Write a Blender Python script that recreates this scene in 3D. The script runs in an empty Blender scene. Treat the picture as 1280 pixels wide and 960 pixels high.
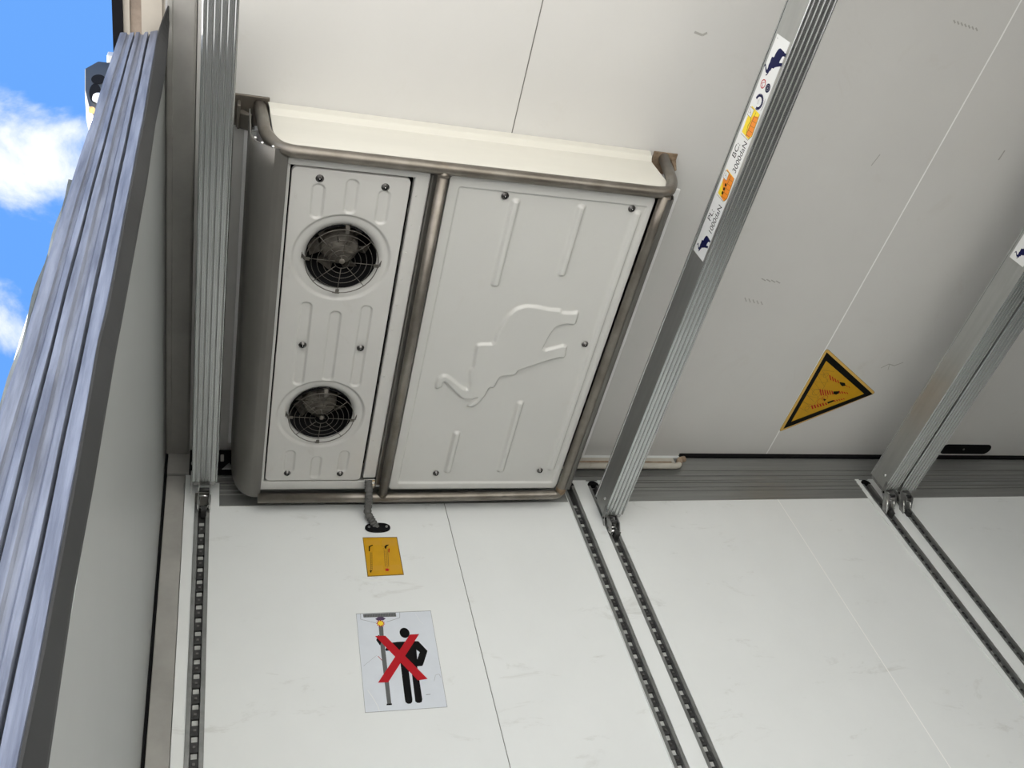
import bpy, bmesh, math, random
import numpy as np
from mathutils import Vector, Matrix
random.seed(7)
SC = bpy.context.scene
COL = SC.collection
PI = math.pi

# ------------------------------------------------------------------ camera
CAM_U = Vector((0.9460519, -0.22217416, -0.23584835))
CAM_V = Vector((0.03103964, 0.78668872, -0.61656905))   # image down
CAM_W = Vector((0.32252495, 0.57598567, 0.75114457))
CAM_P = Vector((0, 0, 0.47))
FPX = 1118.54
cd = bpy.data.cameras.new('camera'); cam = bpy.data.objects.new('camera', cd); COL.objects.link(cam)
rot = Matrix((CAM_U, -CAM_V, -CAM_W)).transposed()
cam.matrix_world = Matrix.Translation(CAM_P) @ rot.to_4x4()
cd.sensor_width = 36; cd.lens = FPX / 1280 * 36; cd.clip_start = 0.02
SC.camera = cam

def W(u, v, ax, c):
    """point of the plane axis=c that the photograph shows at pixel u,v (1280x960)"""
    d = CAM_U * ((u - 640) / FPX) + CAM_V * ((v - 480) / FPX) + CAM_W
    t = (c - CAM_P[ax]) / d[ax]
    return CAM_P + d * t

# ------------------------------------------------------------------ view, world, sun
SC.view_settings.view_transform = 'Standard'
SC.view_settings.look = 'None'
SC.view_settings.gamma = 1
SC.view_settings.use_curve_mapping = False
SC.view_settings.exposure = 0.24

SUN_STRENGTH = 27.0
SKY_STRENGTH = 1.28
def make_world():
    w = bpy.data.worlds.new('sky'); SC.world = w; w.use_nodes = True
    nt = w.node_tree; N = nt.nodes; L = nt.links
    for n in list(N): N.remove(n)
    out = N.new('ShaderNodeOutputWorld'); bg = N.new('ShaderNodeBackground')
    L.new(bg.outputs[0], out.inputs[0]); bg.inputs[1].default_value = SKY_STRENGTH
    tc = N.new('ShaderNodeTexCoord')
    sep = N.new('ShaderNodeSeparateXYZ'); L.new(tc.outputs['Generated'], sep.inputs[0])
    ramp = N.new('ShaderNodeValToRGB'); L.new(sep.outputs['Z'], ramp.inputs[0])
    e = ramp.color_ramp.elements
    e[0].position = 0.0; e[0].color = (0.62, 0.72, 0.88, 1)
    e[1].position = 0.95; e[1].color = (0.10, 0.27, 0.66, 1)
    m = ramp.color_ramp.elements.new(0.45); m.color = (0.095, 0.27, 0.68, 1)
    # clouds
    nz = N.new('ShaderNodeTexNoise'); nz.inputs['Scale'].default_value = 11.0
    nz.inputs['Detail'].default_value = 8; nz.inputs['Roughness'].default_value = 0.60
    nz.inputs['Distortion'].default_value = 0.35
    L.new(tc.outputs['Generated'], nz.inputs['Vector'])
    last = None
    def bump(u, v, rad, amt):
        nonlocal last
        d = (W(u, v, 1, 5.0) - CAM_P).normalized()
        dist = N.new('ShaderNodeVectorMath'); dist.operation = 'DISTANCE'
        L.new(tc.outputs['Generated'], dist.inputs[0]); dist.inputs[1].default_value = d
        mr = N.new('ShaderNodeMapRange'); mr.interpolation_type = 'SMOOTHERSTEP'
        mr.inputs['From Min'].default_value = 0; mr.inputs['From Max'].default_value = rad
        mr.inputs['To Min'].default_value = amt; mr.inputs['To Max'].default_value = 0
        L.new(dist.outputs['Value'], mr.inputs['Value'])
        if last is None: last = mr.outputs[0]
        else:
            a = N.new('ShaderNodeMath'); a.operation = 'ADD'
            L.new(last, a.inputs[0]); L.new(mr.outputs[0], a.inputs[1]); last = a.outputs[0]
    bump(50, 215, 0.085, 0.17)
    bump(30, 130, 0.06, 0.14)
    bump(5, 110, 0.06, 0.10)
    bump(92, 148, 0.03, 0.10)
    bump(0, 405, 0.06, 0.20)
    bump(70, 40, 0.14, -0.30)
    bump(20, 320, 0.05, -0.14)
    bump(110, 40, 0.10, -0.14)
    ad = N.new('ShaderNodeMath'); ad.operation = 'ADD'
    L.new(nz.outputs['Fac'], ad.inputs[0]); L.new(last, ad.inputs[1])
    mr = N.new('ShaderNodeMapRange'); mr.interpolation_type = 'SMOOTHSTEP'
    mr.inputs['From Min'].default_value = 0.50; mr.inputs['From Max'].default_value = 0.84
    L.new(ad.outputs[0], mr.inputs['Value'])
    mix = N.new('ShaderNodeMix'); mix.data_type = 'RGBA'
    L.new(mr.outputs[0], mix.inputs['Factor']); L.new(ramp.outputs[0], mix.inputs['A'])
    mix.inputs['B'].default_value = (0.74, 0.76, 0.79, 1)
    L.new(mix.outputs['Result'], bg.inputs[0])
make_world()

sd = bpy.data.lights.new('sun', 'SUN'); sd.energy = SUN_STRENGTH; sd.angle = math.radians(0.6)
sd.color = (1.0, 0.95, 0.88)
sun = bpy.data.objects.new('sun', sd); COL.objects.link(sun)
SUN_DIR = Vector((0.78, -0.36, -0.42)).normalized()
sun.rotation_euler = SUN_DIR.to_track_quat('-Z', 'Y').to_euler()

# ------------------------------------------------------------------ materials
def mat(name, col, rough=0.5, metal=0.0, var=0.0, vscale=6.0, col2=None, bump=0.0, bscale=200.0, stretch=(1, 1, 1), scuff=0.0, scuff_col=(0.28, 0.27, 0.24), scuff_scale=(3, 3, 3), spec=0.5):
    m = bpy.data.materials.new(name); m.use_nodes = True
    nt = m.node_tree; N = nt.nodes; L = nt.links
    b = N['Principled BSDF']
    b.inputs['Base Color'].default_value = (*col, 1); b.inputs['Roughness'].default_value = rough
    b.inputs['Metallic'].default_value = metal; b.inputs['Specular IOR Level'].default_value = spec
    tc = N.new('ShaderNodeTexCoord')
    cur = None
    if var > 0 or col2:
        mp = N.new('ShaderNodeMapping'); mp.inputs['Scale'].default_value = stretch
        L.new(tc.outputs['Object'], mp.inputs[0])
        nz = N.new('ShaderNodeTexNoise'); nz.inputs['Scale'].default_value = vscale
        nz.inputs['Detail'].default_value = 6; nz.inputs['Roughness'].default_value = 0.6
        L.new(mp.outputs[0], nz.inputs['Vector'])
        r = N.new('ShaderNodeValToRGB'); L.new(nz.outputs['Fac'], r.inputs[0])
        c2 = col2 if col2 else tuple(c * (1 - var) for c in col)
        r.color_ramp.elements[0].position = 0.35; r.color_ramp.elements[0].color = (*c2, 1)
        r.color_ramp.elements[1].position = 0.65; r.color_ramp.elements[1].color = (*col, 1)
        cur = r.outputs[0]
    if scuff > 0:
        mp = N.new('ShaderNodeMapping'); mp.inputs['Scale'].default_value = scuff_scale
        L.new(tc.outputs['Object'], mp.inputs[0])
        n2 = N.new('ShaderNodeTexNoise'); n2.inputs['Scale'].default_value = 2.2
        n2.inputs['Detail'].default_value = 9; n2.inputs['Roughness'].default_value = 0.72
        n2.inputs['Distortion'].default_value = 0.6
        L.new(mp.outputs[0], n2.inputs['Vector'])
        r2 = N.new('ShaderNodeMapRange'); r2.inputs['From Min'].default_value = 0.60
        r2.inputs['From Max'].default_value = 0.78; r2.inputs['To Max'].default_value = scuff
        L.new(n2.outputs['Fac'], r2.inputs['Value'])
        mx = N.new('ShaderNodeMix'); mx.data_type = 'RGBA'
        L.new(r2.outputs[0], mx.inputs['Factor'])
        if cur: L.new(cur, mx.inputs['A'])
        else: mx.inputs['A'].default_value = (*col, 1)
        mx.inputs['B'].default_value = (*scuff_col, 1)
        cur = mx.outputs['Result']
    if cur: L.new(cur, b.inputs['Base Color'])
    if bump > 0:
        n3 = N.new('ShaderNodeTexNoise'); n3.inputs['Scale'].default_value = bscale
        n3.inputs['Detail'].default_value = 3
        mp3 = N.new('ShaderNodeMapping'); mp3.inputs['Scale'].default_value = stretch
        L.new(tc.outputs['Object'], mp3.inputs[0]); L.new(mp3.outputs[0], n3.inputs['Vector'])
        bp = N.new('ShaderNodeBump'); bp.inputs['Strength'].default_value = bump; bp.inputs['Distance'].default_value = 0.002
        L.new(n3.outputs['Fac'], bp.inputs['Height']); L.new(bp.outputs[0], b.inputs['Normal'])
    return m

M = {}
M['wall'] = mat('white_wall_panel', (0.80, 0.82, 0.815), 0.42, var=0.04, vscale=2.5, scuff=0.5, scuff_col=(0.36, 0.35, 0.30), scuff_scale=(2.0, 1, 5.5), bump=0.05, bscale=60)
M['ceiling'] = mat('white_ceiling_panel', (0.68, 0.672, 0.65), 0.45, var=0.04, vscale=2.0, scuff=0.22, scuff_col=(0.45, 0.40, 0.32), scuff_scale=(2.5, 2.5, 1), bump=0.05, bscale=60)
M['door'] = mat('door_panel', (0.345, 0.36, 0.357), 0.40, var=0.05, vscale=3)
M['frame'] = mat('rear_frame_paint', (0.40, 0.39, 0.365), 0.5, var=0.25, vscale=5, scuff=0.4, scuff_col=(0.22, 0.18, 0.14))
M['beige'] = mat('beige_frame', (0.50, 0.46, 0.39), 0.5, var=0.12, vscale=6)
M['brown'] = mat('stained_frame', (0.35, 0.28, 0.22), 0.55, var=0.45, vscale=14)
M['floor'] = mat('floor_dark_antislip', (0.115, 0.112, 0.108), 0.6, 0.0, var=0.2, vscale=5)
M['ground'] = mat('concrete_yard', (0.50, 0.485, 0.46), 0.9, var=0.2, vscale=0.7)
M['unit'] = mat('white_plastic_shell', (0.60, 0.60, 0.575), 0.22, var=0.03, vscale=3, scuff=0.18, scuff_col=(0.42, 0.36, 0.28), scuff_scale=(5, 2.5, 3))
M['unit_dirty'] = mat('white_fan_panel', (0.59, 0.585, 0.56), 0.27, var=0.05, vscale=4, scuff=0.38, scuff_col=(0.36, 0.32, 0.27), scuff_scale=(6, 3, 3))
M['flange'] = mat('bright_flange', (0.93, 0.93, 0.92), 0.4)
M['strip'] = mat('cream_side_strip', (0.70, 0.68, 0.61), 0.3, var=0.04, vscale=3, stretch=(1, 1, 6))
M['tube'] = mat('stainless_tube', (0.27, 0.25, 0.22), 0.40, 0.75, col2=(0.17, 0.15, 0.125), vscale=9, stretch=(1, 1, 1), scuff=0.5, scuff_col=(0.20, 0.13, 0.07))
M['sheet'] = mat('grey_sheet_guard', (0.20, 0.192, 0.175), 0.42, 0.6, var=0.2, vscale=5, stretch=(1, 0.4, 1))
M['rust'] = mat('rusty_bracket', (0.34, 0.26, 0.18), 0.7, 0.2, col2=(0.18, 0.12, 0.07), vscale=40)
M['alu'] = mat('aluminium_profile', (0.56, 0.575, 0.57), 0.27, 0.92, var=0.08, vscale=10, stretch=(6, 0.5, 6))
M['alu_side'] = mat('aluminium_side_face', (0.50, 0.51, 0.495), 0.42, 0.8, var=0.1, vscale=10, stretch=(6, 0.5, 6))
M['trim'] = mat('grey_cornice_profile', (0.36, 0.365, 0.355), 0.42, 0.7, var=0.15, vscale=6, stretch=(0.5, 4, 14))
M['steel'] = mat('galvanised_steel', (0.42, 0.42, 0.41), 0.35, 0.85, var=0.35, vscale=40)
M['rail'] = mat('grey_rail_steel', (0.30, 0.305, 0.30), 0.42, 0.7, var=0.25, vscale=25)
M['rail_dark'] = mat('dark_rail_bottom', (0.055, 0.055, 0.055), 0.5, 0.4, var=0.4, vscale=60)
M['rung'] = mat('light_rail_gap', (0.55, 0.56, 0.54), 0.5, 0.0, var=0.35, vscale=30)
M['plate'] = mat('white_cover_plate', (0.66, 0.66, 0.62), 0.4, var=0.1, vscale=6, scuff=0.3)
M['bolt'] = mat('steel_bolt', (0.16, 0.155, 0.15), 0.35, 0.9)
M['bright'] = mat('bright_steel', (0.75, 0.75, 0.73), 0.22, 0.95)
M['black'] = mat('black_rubber_and_shade', (0.008, 0.008, 0.009), 0.8, spec=0.1)  # rubber parts, and shade painted into hollows and gaps
M['hose'] = mat('dark_grey_hose', (0.10, 0.10, 0.095), 0.55)
M['motor'] = mat('dusty_motor', (0.17, 0.155, 0.13), 0.6, 0.1, col2=(0.07, 0.06, 0.05), vscale=30)
M['grille'] = mat('grille_wire', (0.13, 0.12, 0.105), 0.4, 0.7)
M['seal'] = mat('weathered_grey_seal', (0.25, 0.27, 0.325), 0.5, col2=(0.12, 0.13, 0.165), vscale=5.0, stretch=(16, 16, 1.2), bump=0.3, bscale=30, scuff=0.35, scuff_col=(0.12, 0.13, 0.16), scuff_scale=(14, 14, 1.2))
M['seal_lip'] = mat('shaded_seal_lip', (0.035, 0.036, 0.038), 0.6, var=0.3, vscale=6)  # seal rubber darkened, the shade on the lip is in the colour
M['rim'] = mat('weathered_rubber_rim', (0.14, 0.155, 0.15), 0.6, var=0.3, vscale=20)
M['door_skin'] = mat('white_door_skin', (0.72, 0.73, 0.70), 0.3)
M['sealant'] = mat('cream_sealant', (0.60, 0.57, 0.50), 0.55, var=0.15, vscale=9, scuff=0.7, scuff_col=(0.34, 0.20, 0.11), scuff_scale=(6, 6, 14))
M['sealant_rust'] = mat('rust_stained_sealant', (0.46, 0.36, 0.26), 0.6, col2=(0.26, 0.17, 0.11), vscale=22)
M['seam_dark'] = mat('dark_seam', (0.16, 0.155, 0.14), 0.7)
M['seam_light'] = mat('light_seam', (0.97, 0.97, 0.95), 0.5)
M['lamp_body'] = mat('grey_lamp_housing', (0.05, 0.052, 0.05), 0.5, var=0.15, vscale=30)
M['lens'] = mat('clear_lamp_lens', (0.75, 0.77, 0.78), 0.15)
M['orange_lens'] = mat('orange_lens', (0.75, 0.42, 0.16), 0.25)
M['scratch'] = mat('grey_scratch', (0.42, 0.41, 0.38), 0.6)
# print colours
M['p_white'] = mat('sticker_white', (0.80, 0.81, 0.80), 0.35)
M['p_clear'] = mat('sticker_bluish_film', (0.70, 0.74, 0.80), 0.25, var=0.04, vscale=20)
M['p_navy'] = mat('print_navy', (0.008, 0.010, 0.06), 0.5, spec=0.15)
M['p_orange'] = mat('print_orange', (0.90, 0.28, 0.02), 0.4)
M['p_yellow'] = mat('print_yellow', (0.92, 0.70, 0.03), 0.4)
M['p_amber'] = mat('print_amber', (0.62, 0.33, 0.004), 0.4, var=0.08, vscale=30)
M['p_amber2'] = mat('print_dark_amber', (0.60, 0.32, 0.02), 0.4)
M['p_pale'] = mat('print_pale_amber', (0.72, 0.45, 0.10), 0.4)
M['p_black'] = mat('print_black', (0.004, 0.004, 0.0045), 0.5, spec=0.12)
M['p_red'] = mat('print_red', (0.45, 0.010, 0.018), 0.45, spec=0.2)
M['p_grey'] = mat('print_grey', (0.11, 0.115, 0.115), 0.4)
M['p_grey2'] = mat('print_mid_grey', (0.24, 0.25, 0.25), 0.4)
M['p_purple'] = mat('print_purple', (0.07, 0.04, 0.10), 0.4)
M['p_brown'] = mat('print_brown', (0.16, 0.09, 0.01), 0.4)

# ------------------------------------------------------------------ helpers
class MB:
    def __init__(self): self.bm = bmesh.new(); self.mats = []; self.mi = 0; self.smooth = False
    def m(self, key):
        if key not in self.mats: self.mats.append(key)
        self.mi = self.mats.index(key); return self
    def face(self, vs, smooth=False):
        try:
            f = self.bm.faces.new(vs); f.material_index = self.mi; f.smooth = smooth; return f
        except ValueError: return None
    def poly(self, pts, smooth=False):
        return self.face([self.bm.verts.new(p) for p in pts], smooth)
    def box(self, x0, x1, y0, y1, z0, z1):
        v = [self.bm.verts.new((x, y, z)) for x in (x0, x1) for y in (y0, y1) for z in (z0, z1)]
        for q in ((0,1,3,2),(4,6,7,5),(0,4,5,1),(2,3,7,6),(0,2,6,4),(1,5,7,3)):
            self.face([v[i] for i in q])
        return self
    def prism(self, pts, ax, a, b, smooth=False, caps=True):
        """closed profile pts (2d) extruded along axis ax from a to b"""
        def P(p, t):
            if ax == 0: return (t, p[0], p[1])
            if ax == 1: return (p[0], t, p[1])
            return (p[0], p[1], t)
        A = [self.bm.verts.new(P(p, a)) for p in pts]; B = [self.bm.verts.new(P(p, b)) for p in pts]
        n = len(pts)
        for i in range(n): self.face([A[i], A[(i+1) % n], B[(i+1) % n], B[i]], smooth)
        if caps: self.face(A[::-1]); self.face(B)
        return self
    def tube(self, pts, r, n=12, caps=True, rf=None, smooth=True):
        pts = [Vector(p) for p in pts]; rings = []
        up = None
        for i, p in enumerate(pts):
            if i == 0: t = pts[1] - pts[0]
            elif i == len(pts) - 1: t = pts[-1] - pts[-2]
            else: t = (pts[i+1] - p).normalized() + (p - pts[i-1]).normalized()
            t.normalize()
            if up is None:
                up = Vector((0, 0, 1)) if abs(t.z) < 0.9 else Vector((1, 0, 0))
            s = t.cross(up); 
            if s.length < 1e-4: s = t.cross(Vector((0.3, 1, 0.2)))
            s.normalize(); up2 = s.cross(t).normalized(); up = up2
            rr = rf(i) if rf else r
            rings.append([self.bm.verts.new(p + (s * math.cos(2*PI*k/n) + up2 * math.sin(2*PI*k/n)) * rr) for k in range(n)])
        for a, b in zip(rings, rings[1:]):
            for k in range(n): self.face([a[k], a[(k+1) % n], b[(k+1) % n], b[k]], smooth)
        if caps: self.face(rings[0][::-1]); self.face(rings[-1])
        return self
    def lathe(self, prof, c, ax=(0, 0, 1), n=32, smooth=True, close=False):
        """prof: (radius, height along ax)"""
        a = Vector(ax).normalized(); s = a.orthogonal().normalized(); t = a.cross(s); c = Vector(c)
        rings = []
        for r, h in prof:
            if r < 1e-6: rings.append([self.bm.verts.new(c + a * h)])
            else: rings.append([self.bm.verts.new(c + a * h + (s * math.cos(2*PI*k/n) + t * math.sin(2*PI*k/n)) * r) for k in range(n)])
        if close: rings.append(rings[0])
        for p, q in zip(rings, rings[1:]):
            for k in range(n):
                k2 = (k+1) % n
                if len(p) == 1 and len(q) == 1: continue
                if len(p) == 1: self.face([p[0], q[k], q[k2]], smooth)
                elif len(q) == 1: self.face([p[k], p[k2], q[0]], smooth)
                else: self.face([p[k], p[k2], q[k2], q[k]], smooth)
        return self
    def torus(self, c, R, r, ax=(0, 0, 1), n=40, k=6, a0=0, a1=2*PI):
        a = Vector(ax).normalized(); s = a.orthogonal().normalized(); t = a.cross(s); c = Vector(c)
        full = abs(a1 - a0 - 2*PI) < 1e-6
        pts = [c + (s * math.cos(a0 + (a1-a0)*i/n) + t * math.sin(a0 + (a1-a0)*i/n)) * R for i in range(n + (0 if full else 1))]
        if not full: return self.tube(pts, r, k)
        rings = []
        for i, p in enumerate(pts):
            d = (p - c).normalized()
            rings.append([self.bm.verts.new(p + (d * math.cos(2*PI*j/k) + a * math.sin(2*PI*j/k)) * r) for j in range(k)])
        for i in range(n):
            A, B = rings[i], rings[(i+1) % n]
            for j in range(k): self.face([A[j], A[(j+1) % k], B[(j+1) % k], B[j]], True)
        return self
    def build(self, name, key=None, parent=None, bevel=0.0, recalc=True, seg=2):
        if key: self.mats = [key] if not self.mats else self.mats
        if recalc: bmesh.ops.recalc_face_normals(self.bm, faces=self.bm.faces)
        me = bpy.data.meshes.new(name); self.bm.to_mesh(me); self.bm.free()
        for k in self.mats: me.materials.append(M[k])
        o = bpy.data.objects.new(name, me); COL.objects.link(o)
        if parent:
            o.parent = parent; o.matrix_parent_inverse = Matrix.Translation(-parent.location)
        if bevel > 0:
            b = o.modifiers.new('bevel', 'BEVEL'); b.width = bevel; b.segments = seg; b.limit_method = 'ANGLE'; b.angle_limit = math.radians(40)
        return o

def thing(name, label, cat, loc=(0, 0, 0), group=None):
    o = bpy.data.objects.new(name, None); COL.objects.link(o); o.location = loc; o.empty_display_size = 0.05
    o['label'] = label; o['category'] = cat
    if group: o['group'] = group
    return o
def tag(o, label, cat, group=None):
    o['label'] = label; o['category'] = cat
    if group: o['group'] = group
    return o
def struct(o): o['kind'] = 'structure'; return o
def fillet(pts, r, n=5):
    """round the corners of a 3d polyline"""
    pts = [Vector(p) for p in pts]; out = [pts[0]]
    for i in range(1, len(pts) - 1):
        a, b, c = pts[i-1], pts[i], pts[i+1]
        d1 = (a - b).normalized(); d2 = (c - b).normalized()
        rr = min(r, (a-b).length * 0.45, (c-b).length * 0.45)
        p, q = b + d1 * rr, b + d2 * rr
        for k in range(n + 1):
            t = k / n; out.append(p * (1-t)**2 + b * 2*t*(1-t) + q * t*t)
    out.append(pts[-1]); return out

YW, ZC = 1.98, 2.65          # side wall plane, ceiling plane

# ------------------------------------------------------------------ structure
# ground outside, floor, far walls
g = MB(); g.box(-40, 30, -35, 35, -1.3, -1.2); struct(g.build('ground', 'ground'))
g = MB(); g.box(-0.22, 9.6, -0.52, 2.06, -0.08, 0.0); struct(g.build('floor', 'floor'))
g = MB(); g.box(-0.13, 9.6, -0.54, -0.48, 0.0, ZC); struct(g.build('wall_right', 'wall'))
g = MB(); g.box(9.5, 9.58, -0.48, YW, 0.0, ZC); struct(g.build('wall_front', 'wall'))
# ceiling (a plate with two seam joints)
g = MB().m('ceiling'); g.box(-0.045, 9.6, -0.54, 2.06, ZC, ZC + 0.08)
g.m('seam_dark').box(0.7385, 0.7412, -0.48, 1.97, ZC - 0.0006, ZC + 0.001)
g.m('seam_light').prism([(2.106, -0.48), (2.111, -0.48), (2.0975, 0.386), (2.0385, 1.97), (2.0335, 1.97), (2.0925, 0.386)], 2, ZC - 0.0002, ZC + 0.001)
def scratch(pts, w):
    pts = [W(u, v, 2, ZC) for u, v in pts]
    for a, b in zip(pts, pts[1:]):
        d = (b - a).normalized(); n = Vector((-d.y, d.x, 0)) * w; z = Vector((0, 0, -0.0003))
        g.poly([a + n + z, b + n + z, b - n + z, a - n + z])
g.m('scratch'); scratch([(1101, 460), (1111, 455), (1118, 457), (1129, 453)], 0.0016); scratch([(1110, 462), (1112, 455)], 0.0012)
for k in range(7): scratch([(1192 + k*4.6, 25 + k*1.6), (1194 + k*4.6, 29 + k*1.6)], 0.002)
scratch([(1089, 207), (1100, 193)], 0.0016); scratch([(1248, 200), (1256, 188)], 0.0025)
for k in range(5): scratch([(931 + k*5, 372 + k*1.2), (933 + k*5, 377 + k)], 0.0016)
for k in range(4): scratch([(952 + k*6, 348 + k), (957 + k*6, 351 + k)], 0.0018)
scratch([(868, 40), (878, 44), (884, 41)], 0.003)
ceil = g.build('ceiling')
# recessed grip cut in the ceiling
ha, hb = W(1176, 561, 2, ZC), W(1238, 561, 2, ZC)

# left side wall: panels with slots for the rails
RAILS = [-0.002, 1.170, 1.263, 2.405, 2.499]
RW = 0.021
ivs = [(-0.0515, RAILS[0]-RW), (RAILS[0]+RW, 0.7228), (0.7252, RAILS[1]-RW), (RAILS[1]+RW, RAILS[2]-RW),
       (RAILS[2]+RW, 1.9655), (1.9682, RAILS[3]-RW), (RAILS[3]+RW, RAILS[4]-RW), (RAILS[4]+RW, 9.55)]
g = MB().m('wall')
for a, b in ivs: g.box(a, b, YW, YW + 0.025, 0, 2.50)
g.box(-0.0515, 9.55, YW + 0.001, YW + 0.025, 2.50, ZC)
g.m('seam_dark').box(0.7228, 0.7252, YW + 0.002, YW + 0.02, 0, 2.5)
g.m('seam_light').box(1.9655, 1.9682, YW - 0.0003, YW + 0.02, 0, 2.5)
g.m('seam_dark').box(-0.0515, 9.55, YW + 0.025, YW + 0.08, 0, ZC)
struct(g.build('wall_left'))
struct(ceil)

# rear corner column on the side wall and the header along the ceiling
g = MB().m('frame'); g.box(-0.104, -0.053, YW - 0.002, YW + 0.08, 0, 2.545)
g.m('frame').box(-0.1045, -0.02, YW - 0.006, YW + 0.08, 2.552, 2.640)
g.m('black').box(-0.170, -0.1047, YW - 0.0055, YW + 0.1, 2.54, 2.72)  # filler block added to stop sky light leaking in at the column top
struct(g.build('trim_3', bevel=0.002))
g = MB().m('frame')
g.prism([(-0.1125, ZC + 0.07), (-0.1125, 2.642), (-0.108, 2.638), (-0.098, 2.638), (-0.096, 2.641), (-0.052, 2.641), (-0.047, 2.645), (-0.0455, ZC + 0.07)], 1, 0.0, YW + 0.08)
g.prism([(-0.1125, ZC + 0.07), (-0.1125, 2.642), (-0.108, 2.638), (-0.098, 2.638), (-0.096, 2.641), (-0.052, 2.641), (-0.047, 2.645), (-0.0455, ZC + 0.07)], 1, -0.54, 0.0)
g.m('beige').box(-0.166, -0.122, -0.54, 2.06, 2.70, 2.76)
g.m('beige').box(-0.122, -0.113, -0.54, 2.06, 2.705, 2.76)
g.m('brown').box(-0.190, -0.1665, -0.54, 2.06, 2.708, 2.76)
g.m('beige').box(-0.204, -0.1905, -0.54, 2.06, 2.70, 2.77)
g.m('black').box(-0.226, -0.2045, -0.54, 2.06, 2.690, 2.78)
struct(g.build('trim_2'))

# cornice profile along wall and ceiling
g = MB().m('trim')
def cornice(z0, z1, a, b, t0, ridges):
    pts = [(YW, z1), (YW, z0)]
    pts += [(YW - t0, z0)]
    z = z0
    for r in ridges:
        pts += [(YW - t0, r - 0.002), (YW - t0 - 0.003, r - 0.001), (YW - t0 - 0.003, r + 0.001), (YW - t0, r + 0.002)]
    pts += [(YW - t0, z1)]
    g.prism(pts, 0, a, b)
for a, b in ((0.045, 1.147), (1.302, 2.366), (2.53, 9.5)):
    cornice(2.418, 2.516, a, b, 0.002, (2.465, 2.482, 2.505))
cornice(2.516, 2.632, 0.02, 9.5, 0.004, (2.537, 2.565))
g.m('black').box(1.66, 9.5, YW - 0.012, YW, 2.634, 2.6495)  # black strip paints the shade in the slit under the ceiling
struct(g.build('trim_1'))

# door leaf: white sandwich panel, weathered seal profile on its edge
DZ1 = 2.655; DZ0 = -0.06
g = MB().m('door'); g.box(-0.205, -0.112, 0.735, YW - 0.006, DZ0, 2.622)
g.m('black').box(-0.205, -0.1065, YW - 0.006, YW + 0.06, DZ0, 2.62)  # black filler behind the hinge gap, added to keep sky light out
g.m('black').box(-0.1065, -0.104, YW + 0.004, YW + 0.06, DZ0, 2.552)
g.m('black').box(-0.150, -0.1135, 0.735, YW, 2.622, 2.70)
door = struct(g.build('door_1'))
g = MB().m('door_skin'); g.prism([(-0.222, 0.735), (-0.2175, 0.728), (-0.211, 0.735), (-0.206, 1.97), (-0.215, 1.97)], 2, DZ0, 1.55)
g.build('outer_skin', parent=door)
def seal(prof, name, z0, z1, n, wav, key, lipfn=None, sm=True):
    g = MB().m(key); rows = []
    for i in range(n + 1):
        z = z0 + (z1 - z0) * i / n
        row = []
        for (x, y, wx) in prof:
            dx, dy = wav(z, wx)
            row.append(g.bm.verts.new((x + dx, y + dy, z)))
        rows.append(row)
    k = len(prof)
    for a, b in zip(rows, rows[1:]):
        for j in range(k): g.face([a[j], a[(j+1) % k], b[(j+1) % k], b[j]])
    g.face(rows[0][::-1]); g.face(rows[-1])
    return g.build(name, parent=door)
def edge_curve(pts, y, smooth=False):
    """x of an edge line as a function of height, from its course in the photograph on the plane y"""
    q = sorted(((W(u, v, 1, y).z, W(u, v, 1, y).x) for u, v in pts))
    zs = [a for a, b in q]; xs = [b for a, b in q]
    if smooth:
        k = np.polyfit(zs, xs, 2); return lambda z: float(np.polyval(k, min(max(z, zs[0]), zs[-1])))
    return lambda z: float(np.interp(z, zs, xs))
c_out = edge_curve([(150, 41), (130, 98), (117, 142), (85, 240), (62, 315), (36, 401), (27, 435), (0, 512)], 0.715)
c_g1 = edge_curve([(169, 40), (142, 140), (112, 240), (88, 352), (24, 596), (0, 690)], 0.712, True)
c_g2 = edge_curve([(186, 42), (165, 150), (144, 240), (112, 397), (67.5, 600), (34, 769), (4, 907)], 0.71, True)
c_l = edge_curve([(197, 41), (179, 150), (164, 225), (141, 345), (131, 394), (122, 427), (92, 600), (49, 825), (22, 956)], 0.698)
c_ls = edge_curve([(197, 41), (179, 150), (164, 225), (141, 345), (131, 394), (122, 427), (92, 600), (49, 825), (22, 956)], 0.698, True)
c_r = edge_curve([(211, 41), (205, 97), (194, 150), (183, 225), (161, 345), (152, 394), (144, 435), (116, 600), (90, 739), (58, 956)], 0.728)
NOM = [-0.2155, -0.1737, -0.1418, -0.1265]
def warp(x, z):
    act = [c_out(z), c_g1(z), c_g2(z), 0.6*c_l(z) + 0.4*c_ls(z)]
    # keep the order and a minimum width, the curves come from a photograph
    for k in (2, 1, 0): act[k] = min(act[k], act[k+1] - 0.010)
    if x <= NOM[0]: return act[0] + (x - NOM[0])
    if x >= NOM[3]: return act[3] + (x - NOM[3])
    return float(np.interp(x, NOM, act))
E1 = [(-0.2155, 0.738), (-0.2155, 0.7165), (-0.2105, 0.715), (-0.197, 0.714), (-0.1945, 0.718), (-0.189, 0.718), (-0.186, 0.713),
      (-0.1765, 0.7105), (-0.1745, 0.724), (-0.1730, 0.724), (-0.1715, 0.7095),
      (-0.163, 0.708), (-0.160, 0.713), (-0.154, 0.713), (-0.151, 0.7065),
      (-0.1440, 0.705), (-0.1425, 0.720), (-0.1410, 0.720), (-0.1395, 0.704),
      (-0.1275, 0.699), (-0.1255, 0.702), (-0.122, 0.738)]
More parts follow.
